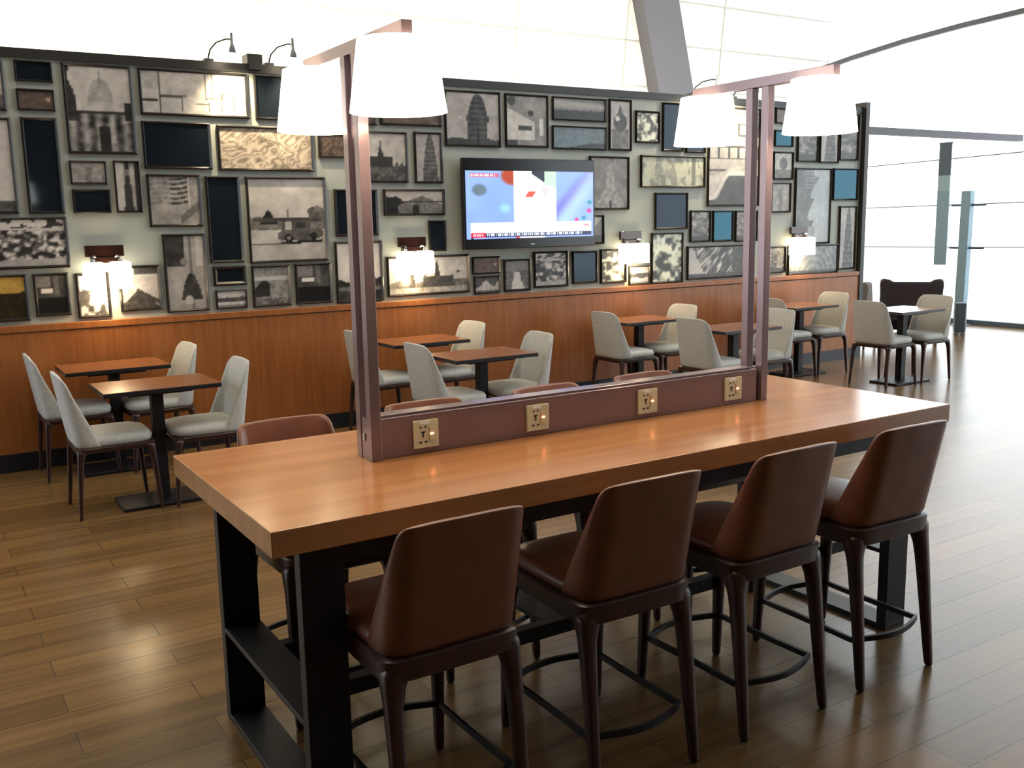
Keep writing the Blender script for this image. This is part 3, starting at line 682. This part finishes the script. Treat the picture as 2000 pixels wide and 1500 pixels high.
def grid_mesh(name, w, h, cell, colfn, m, parent, loc):
    nx = max(8, int(w / cell)); nz = max(8, int(h / cell))
    u = np.linspace(0, 1, nx + 1); v = np.linspace(0, 1, nz + 1); U, V = np.meshgrid(u, v)
    co = np.stack([U * w - w / 2, np.zeros_like(U), V * h - h / 2], -1).reshape(-1, 3)
    idx = np.arange((nx + 1) * (nz + 1)).reshape(nz + 1, nx + 1)
    q = np.stack([idx[:-1, :-1], idx[:-1, 1:], idx[1:, 1:], idx[1:, :-1]], -1).reshape(-1, 4)
    me = bpy.data.meshes.new(name); me.from_pydata(co.tolist(), [], q.tolist())
    rgb = colfn(U, V)
    a = me.color_attributes.new('Col', 'FLOAT_COLOR', 'POINT')
    lin = np.where(rgb <= .04045, rgb / 12.92, ((rgb + .055) / 1.055) ** 2.4)
    out = np.ones((lin.shape[0] * lin.shape[1], 4)); out[:, :3] = lin.reshape(-1, 3)
    a.data.foreach_set('color', out.astype(np.float32).ravel())
    me.materials.append(M[m]); o = bpy.data.objects.new(name, me); COL.objects.link(o)
    o.parent = parent; o.location = loc
    return o

TINT = {'yellow': (1.15, .92, .45), 'hillmirror': (.86, 1.0, 1.08), 'relief': (1.0, 1.0, .88), 'arcs': (.96, 1.0, 1.03), 'steps': (.96, 1.0, 1.03),
        'carving': (1.06, .97, .88), 'carving2': (1.1, .92, .82), 'flat': (1.12, .94, .84), 'leaves': (1, 1.01, .93)}
def frame(x0, x1, z0, z1, kind, seed, label):
    w, h = x1 - x0, z1 - z0; xc, zc = (x0 + x1) / 2, (z0 + z1) / 2
    mir = kind.startswith('mirror') or kind == 'smallmirror'
    root = empty('mirror' if mir else 'picture', (xc, WY, zc), 0, label, 'mirror' if mir else 'picture', 'frames covering the picture wall')
    t = .020 if min(w, h) > .22 else .015
    if kind == 'smallmirror': t = .03
    d = .026; W2, H2 = w / 2, h / 2
    # moulding: sloped inwards, four mitred sides in one ring
    prof = [(0, 0), (0, d), (t * .45, d + .004), (t, d - .010), (t, 0)]
    rings = []
    for sx, sz in ((-1, -1), (1, -1), (1, 1), (-1, 1)):
        rings.append([(sx * (W2 - a), -b, sz * (H2 - a)) for a, b in prof])
    MB().loft(rings, closed=True).build('moulding', 'frame_black', root)
    w2, h2 = w - 2 * t + .002, h - 2 * t + .002
    if mir:
        MB().box(-w2 / 2, w2 / 2, -.013, -.008, -h2 / 2, h2 / 2).build('mirror_glass', 'mirrorT' if kind == 'mirrorT' else 'mirror', root)
    else:
        tint = TINT.get(kind, (1.02, .99, .97))
        cf = lambda U, V: np.clip(paint(kind, U, V, w2 / h2, seed)[..., None] * np.array(tint), 0, 1)
        MB().box(-w2 / 2, w2 / 2, -.008, -.0005, -h2 / 2, h2 / 2).build('backing', 'frame_black', root)
        grid_mesh('photo', w2, h2, .0105, cf, 'print', root, (0, -.012, 0))

FRAMES = [  # x0, x1, z0, z1 on the wall, picture kind, seed, label
(0.300,0.753,2.512,2.855,'dome',1,'pale dome photo in the top row, cut by the left image edge'),
(0.820,1.060,2.715,2.856,'mirror',2,'small wide dark green mirror in the top row, above a small brown photo'),
(0.818,1.059,2.521,2.667,'flat',3,'small wide brown photo with a pale spot at its right, second from the top left'),
(1.118,1.584,2.235,2.859,'dometrees',4,'tall framed photo of a domed white palace between dark trees, top row'),
(1.629,2.436,2.523,2.859,'map',5,'wide framed photo of a wall of blank rectangles, lit by the leftmost spotlight'),
(0.300,0.765,1.818,2.469,'statue',6,'tall photo of a dark statue on white, cut by the left image edge'),
(0.826,1.060,1.815,2.477,'mirror',7,'tall narrow dark mirror left of the domed palace photo'),
(1.625,2.125,2.135,2.480,'mirror',8,'wide dark blue mirror under the photo of blank rectangles'),
(2.176,2.944,2.129,2.471,'carving',9,'wide framed photo of pale stone carvings, above the car photo'),
(1.112,1.361,2.020,2.186,'pale',10,'small wide pale pink photo directly under the domed palace photo'),
(1.115,1.373,1.815,1.987,'mirror',11,'small wide dark mirror under the small pale pink photo'),
(1.407,1.591,1.817,2.191,'figure',12,'small tall photo of a dark standing figure, right of the pale pink photo'),
(1.631,2.026,1.708,2.099,'flags',13,'framed photo of long fluttering striped banners over a bare ground'),
(2.060,2.325,1.424,2.088,'mirrorB',14,'tall narrow dark mirror left of the car photo'),
(2.372,3.029,1.410,2.087,'car',15,'large framed photo of a parked old car under a cloudy sky'),
(0.280,1.061,1.434,1.794,'crowd',16,'wide framed photo of a crowded market street at the left edge'),
(0.420,0.768,1.071,1.400,'yellow',17,'framed photo with a yellow sky over dark brown ground, bottom left corner'),
(0.807,1.038,1.093,1.398,'street',18,'small photo of dark street with cars, bottom row, left of the leftmost wall lamp'),
(1.084,1.311,1.060,1.389,'faces',19,'small tall photo hanging behind the left shade of the leftmost wall lamp'),
(1.377,1.676,1.093,1.429,'mount',20,'framed photo of a dark slanted roof behind the right shade of the leftmost wall lamp'),
(1.711,2.032,1.063,1.656,'bell',21,'tall framed photo of a dark bell shape under a pole'),
(2.075,2.334,1.246,1.397,'smallmirror',22,'tiny wide thick-rimmed dark mirror under the tall narrow mirror by the car photo'),
(2.082,2.330,1.064,1.215,'river',23,'tiny wide photo of dark boats on white water, in the bottom row'),
(2.376,2.693,1.062,1.393,'hut',24,'small photo of a thatched hut, bottom row directly under the car photo'),
(2.734,3.047,1.062,1.396,'street',25,'small dark photo with a white bar of light, bottom row right of the hut photo'),
(2.486,2.833,2.522,2.862,'mirror',26,'dark mirror in the top row, partly hidden by the leftmost white table lamp shade'),
(2.988,3.343,2.241,2.452,'carving2',27,'small brown photo partly hidden under the leftmost table lamp shade'),
(3.349,3.787,2.044,2.468,'palace',28,'framed photo of a palace with one tall spire, directly right of the left lamp post'),
(3.853,4.121,2.041,2.476,'tower2',29,"small tall photo of a ribbed grey tower, left of the television's top corner"),
(3.228,3.512,2.511,2.852,'carving2',30,'small dark photo mostly hidden behind the left lamp post'),
(3.546,4.127,2.519,2.842,'flat',31,'wide dark brown photo mostly hidden behind the largest lamp shade'),
(3.550,4.132,1.767,1.992,'arch',32,'wide photo of a temple gate between dark trees, left of the television'),
(3.968,4.137,1.455,1.725,'mirror',33,"tiny tall dark mirror at the television's lower left corner"),
(3.104,3.490,1.604,1.991,'mirror',34,'dark square mirror right of the car photo, behind the left lamp post'),
(3.087,3.513,1.051,1.563,'skytree',35,'tall photo with a blank pale sky over dark trees, behind the left lamp post'),
(3.554,4.366,1.076,1.421,'panorama',36,'wide panorama of temple roofs hanging behind the second wall lamp from the left'),
(4.158,4.729,2.361,2.842,'monument',37,"large framed photo of a dark tiered monument tower, above the television's left end"),
(4.778,5.250,2.369,2.841,'chef',38,'framed photo of a person in a white shirt bending over a bowl'),
(5.297,5.923,2.625,2.840,'landscape',39,'wide photo of a dark tree line under a glowing sky, top row'),
(5.293,5.929,2.361,2.578,'hillmirror',40,'wide blue grey picture of a low dark hill, directly below the tree line photo'),
(5.961,6.240,2.363,2.850,'orb',41,'narrow tall photo of a dark round ornament with a bright spot'),
(6.291,6.602,2.445,2.755,'leaves',42,'small photo of pale leaves standing alone right of the narrow ornament photo'),
(6.639,6.918,2.372,2.849,'mirrorB',43,'narrow tall dark blue mirror partly hidden by the third table lamp shade'),
(6.952,7.222,2.363,2.844,'mirrorB',44,'narrow mirror whose foot shows below the third table lamp shade'),
(5.725,6.209,1.797,2.308,'stupa',45,"framed photo of a pale pointed stupa, behind the television's right edge"),
(5.672,5.895,1.464,1.749,'vee',46,"small photo half hidden behind the television's lower right corner"),
(6.358,7.222,2.014,2.330,'relief',47,'wide yellowish photo of a faint carved relief, lit from above'),
(6.546,6.986,1.592,1.962,'mirror',48,'square dark navy mirror below the yellowish relief photo'),
(6.502,6.930,1.044,1.560,'leaves',49,'tall photo of pale blossoms, right of the third wall lamp from the left'),
(7.025,7.314,1.451,1.780,'ruins',50,'small tall photo of ruins, left neighbour of the narrow striped teal mirror'),
(7.343,7.643,1.448,1.776,'mirrorT',51,'narrow teal mirror between two small photos of ruins'),
(7.672,8.007,1.439,1.773,'ruins',52,'small tall photo of ruins touching the right lamp post, right of the teal mirror'),
(6.989,7.831,1.061,1.413,'wing',53,'wide photo of streaked dark rocks, bottom row left of the right lamp post'),
(7.262,8.018,1.819,2.843,'busstreet',54,'very tall photo of a grand building behind a car roof, beside the right lamp post'),
(8.249,8.611,2.702,2.867,'flat',55,'tiny brown photo in the top row, left of the rightmost table lamp shade'),
(8.242,8.531,2.457,2.634,'mirrorT',56,'tiny teal mirror under the tiny brown photo by the right lamp post'),
(8.234,8.547,2.102,2.406,'tree',57,'small tall photo of a round tree, right of the right lamp post'),
(8.207,8.521,1.743,2.072,'pale',58,'small pale grey photo under the round tree photo'),
(8.606,8.949,2.298,2.817,'ruins',59,'narrow photo of ruins below the rightmost table lamp shade, leftmost of three'),
(8.973,9.297,2.292,2.832,'tower2',60,'narrow brownish photo below the rightmost table lamp shade, middle of three'),
(9.309,9.636,2.326,2.857,'ruins',61,'narrow tall photo in the top right corner of the picture wall'),
(8.590,9.188,1.384,2.236,'steps',62,'tall photo of a grey stepped temple against pale sky, above the rightmost wall lamp'),
(9.220,9.655,1.873,2.239,'mirrorT',63,'small bright blue mirror near the right end of the picture wall'),
(9.351,9.649,1.070,1.810,'tower2',64,'very narrow tall grey photo at the right end of the picture wall'),
(8.503,9.349,1.040,1.374,'arcs',65,'wide grey photo of rippled sand, right of the rightmost wall lamp'),
(8.161,8.466,1.078,1.373,'ruins',66,'small photo behind the rightmost wall lamp, bottom row'),
(4.402,4.691,1.232,1.391,'flat',67,"tiny wide brown photo just below the television's left corner"),
(4.413,4.692,1.053,1.216,'peak',68,'tiny wide photo of pale snowy peak shapes, under the tiny brown photo'),
(4.733,5.027,1.059,1.357,'fountain',69,'small tall photo of a splashing fountain below the television'),
(5.067,5.459,1.076,1.416,'crowd',70,'photo of a harbour crowd below the middle of the television'),
(5.511,5.811,1.093,1.407,'mirror',71,"small dark mirror below the television's right part"),
(5.851,6.172,1.080,1.416,'leaves',72,'photo glowing under the third wall lamp from the left'),
(6.217,6.477,1.262,1.445,'flat',73,'tiny brown photo right of the third wall lamp from the left'),
(6.211,6.479,1.045,1.237,'river',74,'tiny dark river bank photo, below the tiny brown photo by the third wall lamp'),
]

for f in FRAMES: frame(*f)

# ------------------------------------------------------------------ television
tv = empty('television', (4.995, WY - .03, 1.86), 0, 'large flat television showing a news picture, hung on the picture wall', 'television')
MB().box(-.72, .72, -.075, -.02, -.40, .40).build('housing', 'tv_black', tv, bevel=.006)
MB().box(-.25, .25, -.02, .028, -.18, .18).build('wall_bracket', 'black_steel', tv)
def tvpaint(U, V):
    n = fbm(U * 4, V * 3, 5); R = .48 + .12 * n; G = .60 + .12 * n; B = .93 + 0 * U
    c = np.stack([R, G, B], -1)
    def over(m, col, a=1.0):
        nonlocal c
        m = np.clip(m, 0, 1)[..., None] * a; c = c * (1 - m) + np.array(col) * m
    over(sm(.15, .0, np.hypot((U - .62 - .5 * (V - .25)) * 2.2 * .6, 0)) * (U > .6), (.40, .36, .80), .7)
    over(sm(.12, .0, np.hypot((U - .55 - .22) - .35 * (V - .3), 0)) * (U > .7), (.70, .82, 1.0), .6)
    over(sm(.16, .02, np.hypot((U - .22) * 1.6, (V - .08))), (.72, .93, 1.0), .8)
    over(sm(.10, .02, np.hypot((U - .29) * 1.6, (V - .45))), (.62, .88, 1.0), .6)
    over(sm(.11, .06, np.hypot((U - .10) * 1.6, (V - .72))), (.38, .46, .50))
    over(sm(.17, .10, np.hypot((U - .355) * 1.5, (V - .93))), (.66, .24, .12))
    over(sm(.06, .02, np.hypot((U - .66) * 1.6, (V - .30))), (.84, .15, .55)); over(sm(.05, .01, np.hypot((U - .965) * 1.6, (V - .40))), (.80, .12, .45))
    over(sm(.04, .01, np.hypot((U - .86) * 1.6, (V - .265))), (.86, .15, .45)); over(sm(.05, .01, np.hypot((U - .97) * 1.6, (V - .53))), (.15, .52, .55)); over(sm(.05, .01, np.hypot((U - .92) * 1.6, (V - .29))), (.20, .50, .62))
    inner = (U > .36) & (U < .695) & (V > .22)
    over(inner, (1, 1, 1)); over(inner & (V > .92 - 1.3 * (U - .53)) & (V > .84) & (U > .50) & (U < .62), (.08, .12, .20))
    over(inner & (U > .60) & (V > .80 - .5 * (U - .60)), (.72, .86, .74)); over(inner & (np.abs(U - .60) < .03 * np.clip((V - .60) / .15, 0, 1)) & (V > .60) & (V < .76), (.93, .76, .76))
    over(inner & (np.abs((U - .49) - .35 * (V - .66)) < .030) & (np.abs(V - .655) < .042), (.90, .33, .27))
    over((V > .905) & (V < .965) & (U > .03) & (U < .245), (.82, .20, .32)); over((V > .918) & (V < .955) & (U > .035) & (U < .23) & (np.sin(U * 420) + .6 * np.sin(U * 170) > -.4), (1, .92, .95))
    bar = (V < .24) & (U > .03) & (U < .985); over(bar, (1, 1, 1))
    over((V < .085) & (U > .03) & (U < .985), (.10, .14, .30)); over((V < .095) & (V > .025) & (U > .03) & (U < .14), (.86, .15, .25))
    over((V < .078) & (V > .042) & (U > .045) & (U < .125) & (np.sin(U * 500) > -.3), (1, .85, .88))
    over((V < .075) & (V > .035) & (U > .15) & (U < .90) & (np.sin(U * 380) + .8 * np.sin(U * 131 + 1) > -.3), (.88, .92, 1))
    over((V < .022) & (U > .05), (.55, .65, .95)); over((V < .026) & (U > .40) & (U < .60), (1, 1, 1)); over((V < .02) & (U > .37) & (U < .40), (.8, .2, .3))
    over((V > .165) & (V < .195) & (U > .915) & (U < .965) & (np.sin(U * 330) > -.2), (.85, .2, .3))
    over((U < .03) & (V < .24), (.55, .66, .96))
    return np.clip(c, 0, 1)
grid_mesh('screen', 1.40, .60, .0052, tvpaint, 'screen', tv, (0, -.0765, -.01))
MB().box(-.02, .02, -.0775, -.074, -.372, -.362).build('badge', 'steel', tv)
